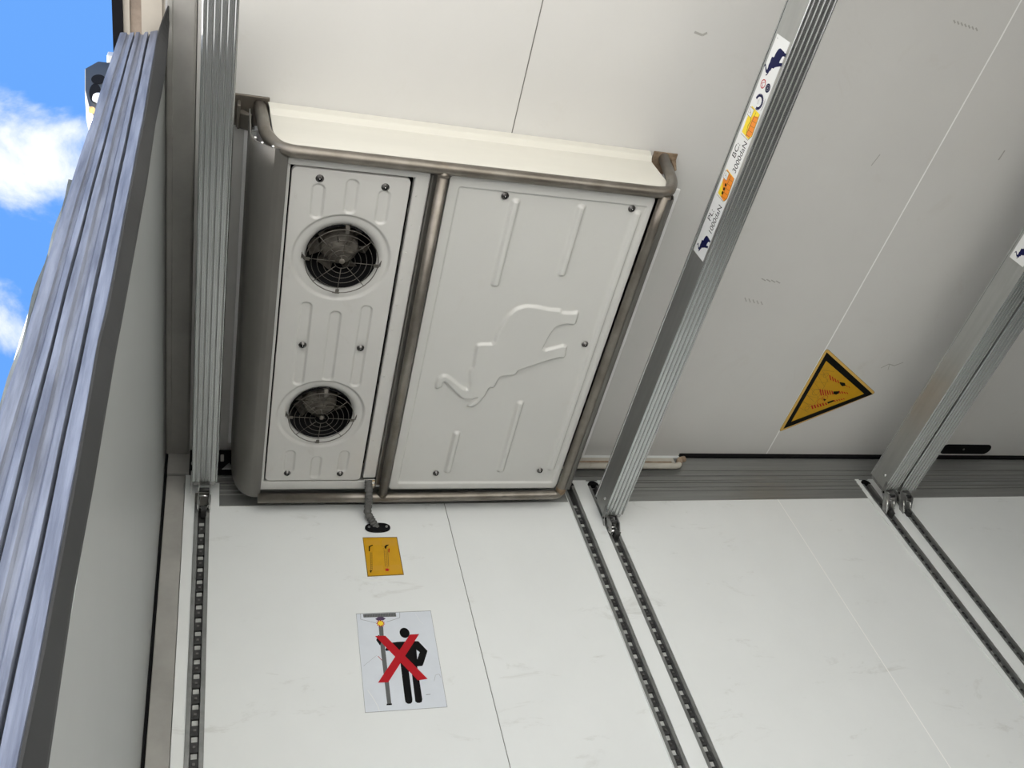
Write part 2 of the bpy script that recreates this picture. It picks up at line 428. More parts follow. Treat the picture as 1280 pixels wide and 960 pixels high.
def loft(rows, name, key):
    g = MB().m(key); R = [[g.bm.verts.new(p) for p in r] for r in rows]; k = len(R[0])
    for a, b in zip(R, R[1:]):
        for j in range(k): g.face([a[j], a[(j+1) % k], b[(j+1) % k], b[j]])
    g.face(R[0][::-1]); g.face(R[-1])
    return g.build(name, parent=door)
def zs_(a, b, n): return [a + (b-a)*i/n for i in range(n+1)]
loft([[(warp(x, z) + 0.0003*math.sin(z*21 + x*200), y + 0.0003*math.sin(z*9 + x*60), z) for x, y in E1] for z in zs_(DZ0, 2.625, 150)], 'edge_seal', 'seal')
def lip_row(z):
    t = max(0.0, (z - 2.38) / 0.256); q = 0.052*t*t      # the free top end of the lip bends towards the opening
    yr, yl = 0.728 - q, 0.699 - q
    r = c_r(0.47 + (z - 0.47)*0.728/yr)*yr/0.728; l = c_l(0.47 + (z - 0.47)*0.698/yl)*yl/0.698
    k = max(0.0, (z - 2.52) / 0.116)**2
    l += (r - l)*0.60*k; r -= 0.0035*k
    return [(l - 0.001, yl + 0.004, z), (l + 0.0005, yl - 0.0015, z), (l + 0.003, yl, z), (r, yr, z), (r + 0.001, yr + 0.006, z), (r - 0.003, yr + 0.008, z), (l + 0.003, yr + 0.006, z)]
o = loft([lip_row(z) for z in zs_(DZ0, 2.636, 160)], 'seal_lip', 'seal_lip')
o['label'] = 'rubber lip along the inner edge of the seal, painted dark as its shaded side'
g = MB().m('door_skin')     # torn outer rubber edge, hanging as a thin wavy rim
rows = [[(warp(-0.2155, z) - 0.0005, 0.718, z), (warp(-0.2155, z) - 0.0045 - 0.0015*math.sin(z*37), 0.719 + 0.002*math.sin(z*19), z), (warp(-0.2155, z) - 0.0005, 0.737, z)] for z in zs_(0.2, 1.90, 60)]
R = [[g.bm.verts.new(p) for p in r] for r in rows]
for a, b in zip(R, R[1:]):
    for j in range(3): g.face([a[j], a[(j+1) % 3], b[(j+1) % 3], b[j]])
g.face(R[0]); g.face(R[-1][::-1]); g.mats = ['rim']; g.build('torn_rim', parent=door)

# ------------------------------------------------------------------ load rails in the wall
rail_labels = ['slotted steel rail on the white wall beside the door hinge post, below the leftmost beam',
               'empty left rail of the pair beside the refrigeration unit corner',
               'right rail of the middle pair, holding the beam with the long sticker',
               'left rail of the pair nearest the right edge of the photo',
               'right rail of the pair nearest the right edge of the photo']
for i, x in enumerate(RAILS):
    t = thing('load_rail', rail_labels[i], 'rail', (x, YW, 0), 'slotted vertical rails in the side wall')
    zt = 2.425 if i == 0 else 2.492
    g = MB().m('rail')
    for s in (-1, 1):
        g.prism([(x + s*0.0205, YW - 0.0030), (x + s*0.0105, YW - 0.0030), (x + s*0.0095, YW + 0.002), (x + s*0.0095, YW + 0.02), (x + s*0.0205, YW + 0.02)], 2, 0.02, zt)
    g.m('rail_dark').box(x - 0.0095, x + 0.0095, YW + 0.015, YW + 0.02, 0.02, zt)
    g.build('rail_channel', parent=t)
    # ladder strip: dark cross bars with light gaps
    g = MB()
    z = 2.353 if i == 0 else 2.402
    while z > 0.1:
        g.m('rung').box(x - 0.0068, x + 0.0068, YW + 0.009, YW + 0.0145, z - 0.0075, z + 0.0075)
        g.m('rail_dark').box(x - 0.0090, x + 0.0090, YW + 0.004, YW + 0.0145, z - 0.0335, z - 0.0085)
        g.m('bolt').box(x - 0.003, x + 0.003, YW + 0.002, YW + 0.006, z - 0.024, z - 0.018)
        z -= 0.042
    g.build('slotted_strip', parent=t)
    if i > 0:
        g = MB().m('black'); pts = []
        for k in range(13):
            a = PI * k / 12; pts.append((x + 0.020 * math.cos(a), zt + 0.020 * math.sin(a)))
        g.prism(pts, 1, YW - 0.0052, YW + 0.01); g.build('end_cap', parent=t)
def cover_plate(x0, x1, holes, label):
    """white plate over the rail tops, standing up over the cornice"""
    g = MB().m('wall'); xs = [x0]
    for h in holes: xs += [h - RW, h + RW]
    xs.append(x1)
    for a, b in zip(xs[::2], xs[1::2]): g.box(a, b, YW - 0.0045, YW - 0.0008, 0.02, 2.517)
    o = g.build('cover_plate', bevel=0.0006); tag(o, label, 'plate', 'white cover plates around the rail pairs'); return o
cover_plate(1.147, 1.302, (1.170, 1.263), 'long white cover plate carrying the rail pair beside the refrigeration unit')
cover_plate(2.366, 2.528, (2.405, 2.499), 'long white cover plate carrying the rail pair under the two adjacent beams')

# ------------------------------------------------------------------ emblem outline (feet down, head left)
ELE = [(0.6874, 1.5049), (0.7032, 1.5104), (0.707, 1.494), (0.6968, 1.4436), (0.7053, 1.4283), (0.6995, 1.3698), (0.7004, 1.3554), (0.7096, 1.35), (0.7466, 1.3468), (0.7486, 1.3047), (0.7652, 1.2524), (0.7837, 1.228), (0.8095, 1.2172), (0.8426, 1.2184), (0.8771, 1.2238), (0.9114, 1.2246), (0.9167, 1.2319), (0.9462, 1.2317), (0.9662, 1.2269), (0.9678, 1.2697), (0.9393, 1.268), (0.9123, 1.2778), (0.8998, 1.3101), (0.8903, 1.3643), (0.9632, 1.3382), (0.9673, 1.384), (0.9453, 1.384), (0.839, 1.4331), (0.8328, 1.4518), (0.7913, 1.4571), (0.7857, 1.4703), (0.7798, 1.5014), (0.7663, 1.4978), (0.7601, 1.5284), (0.7485, 1.5549), (0.731, 1.5741), (0.7134, 1.5719), (0.7404, 1.5367), (0.721, 1.5454), (0.695, 1.5436), (0.6698, 1.521), (0.6338, 1.484), (0.626, 1.4869), (0.6267, 1.5021), (0.6122, 1.5118), (0.6088, 1.4927), (0.6116, 1.475), (0.6216, 1.463), (0.6361, 1.4638)]
def chaikin(p, r):
    out = []
    for i in range(len(p)):
        (a, b), (c, d) = p[i], p[(i+1) % len(p)]
        out += [(a + (c-a)*r, b + (d-b)*r), (c - (c-a)*r, d - (d-b)*r)]
    return out
ELE = chaikin(ELE, 0.16)
ecx, ecy = 0.79, 1.40
ELC = [(-(y - ecy), -(x - ecx)) for x, y in ELE]      # about 0.36 wide

# ------------------------------------------------------------------ height-field panels
def sd_poly(X, Y, poly, closed=True):
    d = np.full(X.shape, 1e9); inside = np.zeros(X.shape, bool); n = len(poly)
    for i in range(n if closed else n - 1):
        x1, y1 = poly[i]; x2, y2 = poly[(i+1) % n]
        ex, ey = x2 - x1, y2 - y1; L2 = ex*ex + ey*ey + 1e-12
        t = np.clip(((X-x1)*ex + (Y-y1)*ey) / L2, 0, 1)
        d = np.minimum(d, np.hypot(X - x1 - t*ex, Y - y1 - t*ey))
        c = ((y1 > Y) != (y2 > Y)) & (X < (x2-x1)*(Y-y1)/((y2-y1) if abs(y2-y1) > 1e-9 else 1e-9) + x1)
        inside ^= c
    return np.where(inside, -d, d) if closed else d
def sd_round(X, Y, x0, x1, y0, y1, r):
    cx, cy = (x0+x1)/2, (y0+y1)/2; hx, hy = (x1-x0)/2 - r, (y1-y0)/2 - r
    qx, qy = np.abs(X-cx) - hx, np.abs(Y-cy) - hy
    return np.hypot(np.maximum(qx, 0), np.maximum(qy, 0)) + np.minimum(np.maximum(qx, qy), 0) - r
def step(sd, w):
    t = np.clip(0.5 - sd / w, 0, 1); return t*t*(3-2*t)
def height_panel(name, key, parent, x0, x1, y0, y1, z, st, hfun, holes=(), skirt=0.02, corner=0.012):
    nx, ny = int(round((x1-x0)/st)), int(round((y1-y0)/st))
    xs = np.linspace(x0, x1, nx+1); ys = np.linspace(y0, y1, ny+1)
    X, Y = np.meshgrid(xs, ys, indexing='ij')
    H = hfun(X, Y)
    keep = np.ones(X.shape, bool)
    for cx, cy, r in holes:
        d = np.hypot(X-cx, Y-cy); near = np.abs(d - r) < st*0.75
        f = np.where(near, r / np.maximum(d, 1e-6), 1)
        X = cx + (X-cx)*f; Y = cy + (Y-cy)*f
        keep &= ~((d < r) & ~near)
    # round the outer corners by pulling the points in
    for sx, sy in ((0,0),(0,1),(1,0),(1,1)):
        ccx = x0 + corner if sx == 0 else x1 - corner; ccy = y0 + corner if sy == 0 else y1 - corner
        mx = (X < ccx) if sx == 0 else (X > ccx); my = (Y < ccy) if sy == 0 else (Y > ccy)
        m = mx & my; d = np.hypot(X-ccx, Y-ccy); inf = np.maximum(np.abs(X-ccx), np.abs(Y-ccy))
        f = np.where(m & (d > 1e-9), inf / np.maximum(d, 1e-9), 1)
        X = np.where(m, ccx + (X-ccx)*f, X); Y = np.where(m, ccy + (Y-ccy)*f, Y)
    Zv = z - H
    idx = np.arange(X.size).reshape(X.shape)
    verts = np.stack([X, Y, Zv], -1).reshape(-1, 3)
    kq = keep[:-1,:-1] & keep[1:,:-1] & keep[1:,1:] & keep[:-1,1:]
    q = np.stack([idx[:-1,:-1], idx[:-1,1:], idx[1:,1:], idx[1:,:-1]], -1)[kq]
    faces = q.tolist()
    per = list(idx[:,0]) + list(idx[-1,1:]) + list(idx[-2::-1,-1]) + list(idx[0,-2:0:-1])
    base = len(verts); up = verts[per].copy(); up[:,2] = z + skirt
    verts = np.concatenate([verts, up]); n = len(per)
    faces += [[int(per[i]), int(per[(i+1)%n]), base+(i+1)%n, base+i] for i in range(n)]
    me = bpy.data.meshes.new(name); me.from_pydata(verts.tolist(), [], faces); me.materials.append(M[key])
    me.polygons.foreach_set('use_smooth', [True]*len(q) + [False]*n)
    me.update()
    o = bpy.data.objects.new(name, me); COL.objects.link(o)
    o.parent = parent; o.matrix_parent_inverse = Matrix.Translation(-parent.location)
    return o

# ------------------------------------------------------------------ refrigeration unit
UZ = 2.41
unit = thing('refrigeration_unit', 'white ceiling mounted refrigeration unit with two round fans in a steel tube guard', 'refrigeration unit', (0.63, 1.4, ZC))
# casing walls and bottom frame
g = MB().m('unit')
g.box(0.152, 1.076, 0.866, 0.872, UZ + 0.004, ZC)
g.box(0.152, 1.076, 1.895, 1.902, UZ + 0.004, ZC)
g.box(0.152, 0.158, 0.872, 1.895, UZ + 0.004, ZC)
g.box(1.070, 1.076, 0.872, 1.895, UZ + 0.004, ZC)
# flat border strips of the underside
g.box(0.152, 0.485, 0.862, 0.8835, UZ - 0.001, UZ + 0.006)
g.box(0.152, 0.1635, 0.8835, 1.8725, UZ - 0.001, UZ + 0.006)
g.box(0.152, 0.485, 1.8725, 1.904, UZ - 0.001, UZ + 0.006)
g.build('casing', parent=unit, bevel=0.0015)
g = MB().m('black'); g.box(0.16, 0.53, 0.875, 1.893, UZ + 0.10, UZ + 0.104); g.box(0.159, 0.163, 0.873, 1.893, UZ+0.008, UZ+0.10); g.build('inner_shade_plate', parent=unit)  # black plates put in to paint the shaded depth of the casing
# riveted strip right of the fan panel
g = MB().m('unit_dirty')
g.prism([(0.4495, UZ + 0.022), (0.4495, UZ + 0.001), (0.452, UZ - 0.0015), (0.483, UZ - 0.0015), (0.486, UZ + 0.001), (0.486, UZ + 0.022)], 1, 0.8765, 1.857)
for k in range(12):
    y = 0.93 + k * 0.078; g.lathe([(0.0022, 0), (0.0018, 0.0012), (0, 0.0016)], (0.459, y, UZ - 0.0015), (0, 0, -1), 10)
g.build('riveted_strip', parent=unit)
# grey channel between the strip and the cover
g = MB().m('sheet')
g.prism([(0.487, UZ + 0.004), (0.490, UZ - 0.004), (0.4925, UZ - 0.004), (0.4945, UZ + 0.006), (0.530, UZ + 0.006), (0.5305, UZ + 0.02), (0.487, UZ + 0.02)], 1, 0.872, 1.895)
g.build('channel', parent=unit)
FANS = [(0.303, 1.117), (0.303, 1.617)]
# dished fan panel
def h_fan(X, Y):
    H = np.zeros(X.shape)
    for (a, b) in ((0.925, 1.012), (1.250, 1.512), (1.752, 1.832)):
        for xc, dy in ((0.2305, 0), (0.3065, -0.014 if b < 1.1 else (0.018 if b > 1.8 else -0.018)), (0.3835, 0.003)):
            y0, y1 = a, b
            if xc == 0.3065:
                y0, y1 = (0.905, 0.992) if b < 1.1 else ((1.774, 1.856) if b > 1.8 else (1.272, 1.495))
            H -= 0.0045 * step(sd_round(X, Y, xc - 0.0135, xc + 0.0135, y0, y1, 0.012), 0.0055)
    for cx, cy in FANS:
        d = np.hypot(X - cx, Y - cy)
        H -= 0.0065 * step(d - 0.118, 0.009)
        H -= 0.010 * np.clip(1 - (d - 0.086) / 0.022, 0, 1) ** 2
    return H
fp = height_panel('fan_panel', 'unit_dirty', unit, 0.167, 0.441, 0.8875, 1.8665, UZ - 0.002, 0.0021, h_fan, [(cx, cy, 0.086) for cx, cy in FANS], 0.012)
# cover panel with embossed ribs and emblem
RIBS = [(0.709, 0.914, 1.163), (0.8845, 0.911, 1.117), (0.705, 1.673, 1.835), (0.875, 1.552, 1.832), (1.043, 0.912, 1.825)]
def h_cov(X, Y):
    H = 0.006 * (1 - step(sd_round(X, Y, 0.559, 1.062, 0.894, 1.878, 0.006), 0.006))
    for xc, y0, y1 in RIBS: 
        H += 0.0085 * step(sd_round(X, Y, xc - 0.0085, xc + 0.0085, y0, y1, 0.006), 0.010)
    H += 0.0085 * step(sd_poly(X, Y, ELE), 0.0085)
    return H
height_panel('cover_panel', 'unit', unit, 0.532, 1.077, 0.864, 1.902, UZ + 0.001, 0.0022, h_cov, (), 0.02)
# screws
def screw(x, y, z=UZ):
    s = MB().m('bolt')
    s.lathe([(0, 0), (0.0098, 0), (0.0098, 0.0015), (0.0066, 0.002), (0.0062, 0.006), (0.0048, 0.0072)], (x, y, z), (0, 0, -1), 18)
    s.m('black').lathe([(0.0048, 0.0072), (0.0036, 0.0072), (0.0036, 0.004), (0, 0.004)], (x, y, z), (0, 0, -1), 6, smooth=False)
    s.m('bright').lathe([(0.0022, 0.004), (0.0018, 0.0066), (0, 0.007)], (x, y, z), (0, 0, -1), 8)
    s.build('screw', parent=unit)
for x, y in ((0.2305, 0.910), (0.383, 0.915), (0.232, 1.381), (0.383, 1.383), (0.2275, 1.838), (0.3795, 1.840)): screw(x, y, UZ - 0.0005)
for x, y in ((0.678, 0.9055), (1.022, 0.9045), (0.670, 1.839), (1.006, 1.828), (1.017, 1.335)): screw(x, y, UZ - 0.001)
# fans
for fi, (cx, cy) in enumerate(FANS):
    g = MB().m('black')
    g.lathe([(0.0868, 0.004), (0.0835, 0.02), (0.0835, 0.098)], (cx, cy, UZ), (0, 0, 1), 48)
    shroud = g.build('fan', parent=unit)
    g = MB().m('motor')
    g.lathe([(0, 0.044), (0.016, 0.044), (0.020, 0.048), (0.040, 0.050), (0.047, 0.056), (0.050, 0.095)], (cx, cy, UZ), (0, 0, 1), 32)
    for k in range(6):
        a = k * PI / 3 + 0.3
        g.tube([(cx + 0.02*math.cos(a), cy + 0.02*math.sin(a), UZ + 0.047), (cx + 0.042*math.cos(a), cy + 0.042*math.sin(a), UZ + 0.050)], 0.003, 6)
    g.build('motor', parent=shroud)
    g = MB().m('motor')
    for k in range(7):
        a = k * 2 * PI / 7 + fi * 0.4
        def bp(r, da, z): return (cx + r*math.cos(a+da), cy + r*math.sin(a+da), UZ + z)
        A = [bp(0.048, 0, .066), bp(0.048, .55, .092), bp(0.079, .42, .090), bp(0.079, -0.05, .070)]
        B = [(p[0], p[1], p[2] + 0.002) for p in A]
        va = [g.bm.verts.new(p) for p in A]; vb = [g.bm.verts.new(p) for p in B]
        g.face(va); g.face(vb[::-1])
        for j in range(4): g.face([va[j], va[(j+1)%4], vb[(j+1)%4], vb[j]])
    g.build('impeller', parent=shroud)
    g = MB().m('grille'); GZ = UZ - 0.016
    for r in (0.018, 0.032, 0.046, 0.060, 0.074, 0.0885):
        g.torus((cx, cy, GZ), r, 0.0007 if r < 0.08 else 0.0012, n=44, k=5)
    for k in range(8):
        a = k * PI / 4 + 0.03
        r0 = 0.018; r1 = 0.0875
        g.tube([(cx + r0*math.cos(a), cy + r0*math.sin(a), GZ + 0.001), (cx + r1*math.cos(a), cy + r1*math.sin(a), GZ + 0.001)], 0.0009, 5)
    g.m('motor').lathe([(0, 0.001), (0.006, 0.0), (0.007, 0.003)], (cx, cy, GZ), (0, 0, 1), 16)
    for k in range(4):
        a = k * PI / 2 + 0.04; ca, sa = math.cos(a), math.sin(a)
        def q(r, s, z): return (cx + r*ca - s*sa, cy + r*sa + s*ca, z)
        g.m('grille')
        for (ra, rb, za, zb, w1, w2) in ((0.078, 0.090, GZ - 0.001, GZ - 0.001, .0045, .0045), (0.090, 0.096, GZ - 0.001, UZ - 0.003, .005, .005), (0.096, 0.0975, UZ - 0.004, UZ - 0.004, .009, .009)):
            p = [q(ra, -w1, za), q(ra, w1, za), q(rb, w2, zb), q(rb, -w2, zb)]
            v1 = [g.bm.verts.new(x) for x in p]; v2 = [g.bm.verts.new((x[0], x[1], x[2] - 0.0015)) for x in p]
            g.face(v1); g.face(v2[::-1])
            for j in range(4): g.face([v1[j], v1[(j+1)%4], v2[(j+1)%4], v2[j]])
    g.build('grille', parent=shroud)
# cream strip on the inward side of the unit
g = MB().m('strip'); prof = [(0.838, ZC - 0.001), (0.836, ZC - 0.006), (0.840, ZC - 0.030), (0.852, ZC - 0.045), (0.852, UZ + 0.05), (0.856, UZ + 0.012), (0.866, UZ + 0.004)]
rows = []
xl, xr = 0.105, 1.150
for j, (y, z) in enumerate(prof):
    d = {0: 0.0, 1: 0.001, 2: 0.004, 3: 0.006, 4: 0.010, 5: 0.024, 6: 0.045}[j]
    rows.append((y, z, xl + 0.012 + d, xr - 0.005 - d - (0.008 if j > 1 else 0) * 0))
fr = []; bk = []
for y, z, a, b in rows:
    fr.append([g.bm.verts.new((a + (b-a)*k/20, y, z)) for k in range(21)])
    bk.append([g.bm.verts.new((a + (b-a)*k/20, y + 0.004, z)) for k in range(21)])
for A in (fr, bk):
    for p, q in zip(A, A[1:]):
        for k in range(20): g.face([p[k], p[k+1], q[k+1], q[k]])
for k in range(20):
    g.face([fr[0][k], fr[0][k+1], bk[0][k+1], bk[0][k]]); g.face([fr[-1][k], fr[-1][k+1], bk[-1][k+1], bk[-1][k]])
for j in range(len(prof) - 1):
    for k in (0, 20): g.face([fr[j][k], fr[j+1][k], bk[j+1][k], bk[j][k]])
g.build('side_strip', parent=unit, bevel=0.001)
# thin ceiling flanges on both sides
f0, f1 = W(851, 237, 2, 2.585), W(722, 576, 2, 2.585)
g = MB().m('flange'); g.box(f0.x - 0.024, f0.x, f0.y, f1.y - 0.02, 2.585, 2.594); g.box(1.129, f0.x - 0.006, f0.y + 0.01, f1.y - 0.03, 2.594, 2.648)
g.build('ceiling_flange', parent=unit, bevel=0.002)
g = MB().m('flange'); g.box(0.066, 0.094, 0.90, 1.905, 2.612, 2.62); g.box(0.09, 0.152, 0.90, 1.89, 2.62, 2.648)
g.build('ceiling_flange', parent=unit, bevel=0.002)
# tube guard
TR = 0.0150; TZ = 2.395
g = MB().m('tube')
loop = fillet([(0.100, 0.848, ZC - 0.004), (0.108, 0.846, 2.47), (0.140, 0.846, TZ), (1.102, 0.846, TZ), (1.146, 0.848, 2.47), (1.192, 0.852, ZC - 0.004)], 0.035)
g.tube(loop, TR, 14)
g.build('guard_bar', parent=unit)
g = MB().m('tube')
g.tube(fillet([(0.150, 1.925, TZ), (0.60, 1.927, TZ), (1.090, 1.922, TZ), (1.093, 1.88, TZ), (1.095, 1.0, TZ), (1.095, 0.852, TZ)], 0.03), TR, 14)
g.build('guard_bar', parent=unit)
g = MB().m('tube'); g.tube([(0.512, 0.85, TZ), (0.514, 1.92, TZ)], 0.0135, 14)
for y in (0.861, 1.908): g.lathe([(0.0155, -0.003), (0.016, 0), (0.0155, 0.003)], (0.513, y, TZ), (0, 1, 0), 14)
g.build('guard_bar', parent=unit)
g = MB().m('sheet')      # second edge of the tube guard on the right, a folded sheet
g.prism([(1.098, 2.3785), (1.110, 2.381), (1.119, 2.388), (1.126, 2.404), (1.129, 2.44), (1.129, 2.60), (1.126, 2.60), (1.126, 2.44), (1.123, 2.406), (1.117, 2.391), (1.109, 2.384), (1.098, 2.3815)], 1, 0.858, 1.885)
g.m('sheet').prism([(1.100, 2.383), (1.109, 2.386), (1.116, 2.393), (1.122, 2.408), (1.125, 2.44), (1.125, 2.60), (1.100, 2.60)], 1, 0.862, 0.868)
g.build('guard_plate', parent=unit)
# curved sheet guard on the left
g = MB(); sec = []
def gsec(y, sh=0.0):
    pts = [(0.153, 2.392 + sh*0.5), (0.139, 2.392 + sh*0.5)]
    cx, cz, R = 0.139, 2.457, 0.065
    for k in range(1, 9):
        a = -PI/2 - (PI/2) * k / 8; pts.append((cx + (R - sh) * math.cos(a), cz + (R - sh*0.5) * math.sin(a)))
    pts += [(0.074 + sh, 2.50), (0.074 + sh, 2.60)]
    return [(x, y, z) for x, z in pts]
ys = [(0.842, 0), (0.90, 0), (1.30, 0), (1.70, 0), (1.86, 0), (1.89, 0.003), (1.91, 0.009), (1.925, 0.018), (1.932, 0.03)]
g.m('sheet'); R0 = []; R1 = []
for y, sh in ys:
    p = gsec(y, sh); R0.append([g.bm.verts.new(q) for q in p])
    R1.append([g.bm.verts.new((q[0] + 0.003, q[1], q[2] + 0.003)) for q in p])
for R in (R0, R1):
    for p, q in zip(R, R[1:]):
        for j in range(len(p) - 1): g.face([p[j], p[j+1], q[j+1], q[j]], 1 < j < 9)
for R_, Q_ in ((R0[0], R1[0]), (R0[-1], R1[-1])):
    for j in range(len(R_) - 1): g.face([R_[j], R_[j+1], Q_[j+1], Q_[j]])
g.build('sheet_guard', parent=unit)
g = MB().m('bright')
for x, z in ((0.085, 2.437), (0.099, 2.412), (0.122, 2.399), (0.145, 2.393)):
    g.lathe([(0, -0.005), (0.004, -0.002), (0.005, 0.002), (0, 0.004)], (x, 0.842, z), (0, 1, 0), 8)
g.build('weld_bead', parent=unit)
# ceiling brackets of the tube guard
g = MB().m('tube'); g.box(0.040, 0.122, 0.826, 0.905, ZC - 0.006, ZC); g.prism([(0.045, 2.62), (0.075, 2.605), (0.085, 2.61), (0.06, 2.64)], 1, 0.86, 0.90)
g.box(0.048, 0.055, 0.84, 0.90, 2.61, ZC - 0.006)
g.build('ceiling_bracket', parent=unit, bevel=0.0025)
g = MB().m('rust'); g.box(1.158, 1.232, 0.836, 0.900, ZC - 0.006, ZC)
v = [(1.212, 0.845, ZC - 0.006), (1.228, 0.845, ZC - 0.006), (1.228, 0.895, ZC - 0.006), (1.212, 0.895, ZC - 0.006), (1.218, 0.868, ZC - 0.045), (1.223, 0.868, ZC - 0.045)]
vv = [g.bm.verts.new(p) for p in v]
for f in ((0,1,5,4),(2,3,4,5),(0,4,3),(1,2,5),(0,3,2,1)): g.face([vv[i] for i in f])
o = g.build('ceiling_bracket', parent=unit, bevel=0.0025); o['label'] = 'rusty brown bracket'
g = MB().m('rust'); g.lathe([(0.0158, -0.012), (0.0164, 0), (0.0158, 0.012)], (1.0925, 1.897, TZ), (0.1, 1, 0), 14)
o = g.build('rusted_weld', parent=unit); o['label'] = 'rust brown weld'

# drain hose and its wall flange
hose = thing('drain_hose', 'corrugated dark grey hose running from the refrigeration unit into the wall', 'hose', (0.50, YW, 2.316))
e0 = W(460, 606, 2, UZ - 0.012)
pts = fillet([(e0.x, 1.866, UZ - 0.008), (e0.x + 0.001, 1.885, 2.372), (e0.x + 0.004, 1.925, 2.366), tuple(W(459, 641, 1, 1.95)), tuple(W(471, 661, 1, 1.985))], 0.03, 8)
# resample
P = []; 
for a, b in zip(pts, pts[1:]):
    n = max(1, int((b-a).length / 0.0016))
    for k in range(n): P.append(a + (b-a)*k/n)
P.append(pts[-1])
g = MB().m('hose'); g.tube(P, 0.0105, 14, rf=lambda i: 0.0112 + 0.0012 * math.sin(i * 1.25))
g.build('corrugated_tube', parent=hose)
fc = W(472, 660.5, 1, YW)
g = MB().m('black'); pp = []
for k in range(32):
    a = 2*PI*k/32; c, s = math.cos(a), math.sin(a)
    pp.append((fc.x + 0.038 * math.copysign(abs(c)**0.85, c), fc.z + 0.0185 * math.copysign(abs(s)**0.85, s)))
g.prism(pp, 1, YW - 0.006, YW); fl = g.build('wall_flange', parent=hose, bevel=0.0015)
for s in (-1, 1):
    g = MB().m('steel'); g.lathe([(0, 0.003), (0.0035, 0.0025), (0.0042, 0)], (fc.x + s*0.0265, YW - 0.006, fc.z + 0.001), (0, -1, 0), 12); g.build('screw', parent=fl)
# hose clip hanging from the riveted strip
g = MB().m('bright'); g.box(e0.x - 0.013, e0.x + 0.020, 1.858, 1.871, UZ - 0.010, UZ - 0.006)
g.box(e0.x + 0.008, e0.x + 0.020, 1.871, 1.890, UZ - 0.014, UZ - 0.010); g.box(e0.x + 0.016, e0.x + 0.020, 1.868, 1.874, UZ - 0.012, UZ - 0.002)
g.build('clip', parent=hose, bevel=0.001)

# ------------------------------------------------------------------ stickers: one mesh each, many inks
class Decal:
    """flat print on a plane: o origin, a/b in-plane axes, n normal towards the viewer"""
    def __init__(s, o, a, b, n): s.o, s.a, s.b, s.n = Vector(o), Vector(a), Vector(b), Vector(n); s.g = MB(); s.l = 0
    def P(s, x, y, l=None): return s.o + s.a*x + s.b*y + s.n*(0.0003 + 0.00012*(s.l if l is None else l))
    def poly(s, pts, key, layer=None):
        if layer is not None: s.l = layer
        s.g.m(key); s.g.poly([s.P(x, y) for x, y in pts]); return s
    def line(s, pts, w, key, layer=None):
        if layer is not None: s.l = layer
        for (x1, y1), (x2, y2) in zip(pts, pts[1:]):
            d = math.hypot(x2-x1, y2-y1) or 1e-9; nx, ny = -(y2-y1)/d*w/2, (x2-x1)/d*w/2
            s.poly([(x1+nx, y1+ny), (x2+nx, y2+ny), (x2-nx, y2-ny), (x1-nx, y1-ny)], key)
        return s
    def disc(s, cx, cy, r, key, layer=None, n=24, ry=None):
        ry = ry or r
        return s.poly([(cx + r*math.cos(2*PI*k/n), cy + ry*math.sin(2*PI*k/n)) for k in range(n)], key, layer)
    def ring(s, cx, cy, r, w, key, layer=None, a0=0, a1=2*PI, n=28, ry=None):
        k_ = (ry or r) / r
        return s.line([(cx + r*math.cos(a0+(a1-a0)*k/n), cy + r*k_*math.sin(a0+(a1-a0)*k/n)) for k in range(n+1)], w, key, layer)
    def text(s, txt, x, y, h, key, layer=None, sx=1.0):
        if layer is not None: s.l = layer
        cu = bpy.data.curves.new('t', 'FONT'); cu.body = txt; cu.size = h / 0.72; cu.fill_mode = 'FRONT'
        ob = bpy.data.objects.new('t', cu); COL.objects.link(ob)
        dg = bpy.context.evaluated_depsgraph_get(); me = bpy.data.meshes.new_from_object(ob.evaluated_get(dg))
        s.g.m(key)
        vs = [s.g.bm.verts.new(s.P(x + v.co.x*sx, y + v.co.y)) for v in me.vertices]
        for p in me.polygons: s.g.face([vs[i] for i in p.vertices])
        bpy.data.objects.remove(ob); bpy.data.curves.remove(cu); bpy.data.meshes.remove(me)
        return s
    def build(s, name, parent=None, base=None):
        for f in s.g.bm.faces:
            f.normal_update()
            if f.normal.dot(s.n) < 0: f.normal_flip()
        return s.g.build(name, parent=parent, recalc=False)

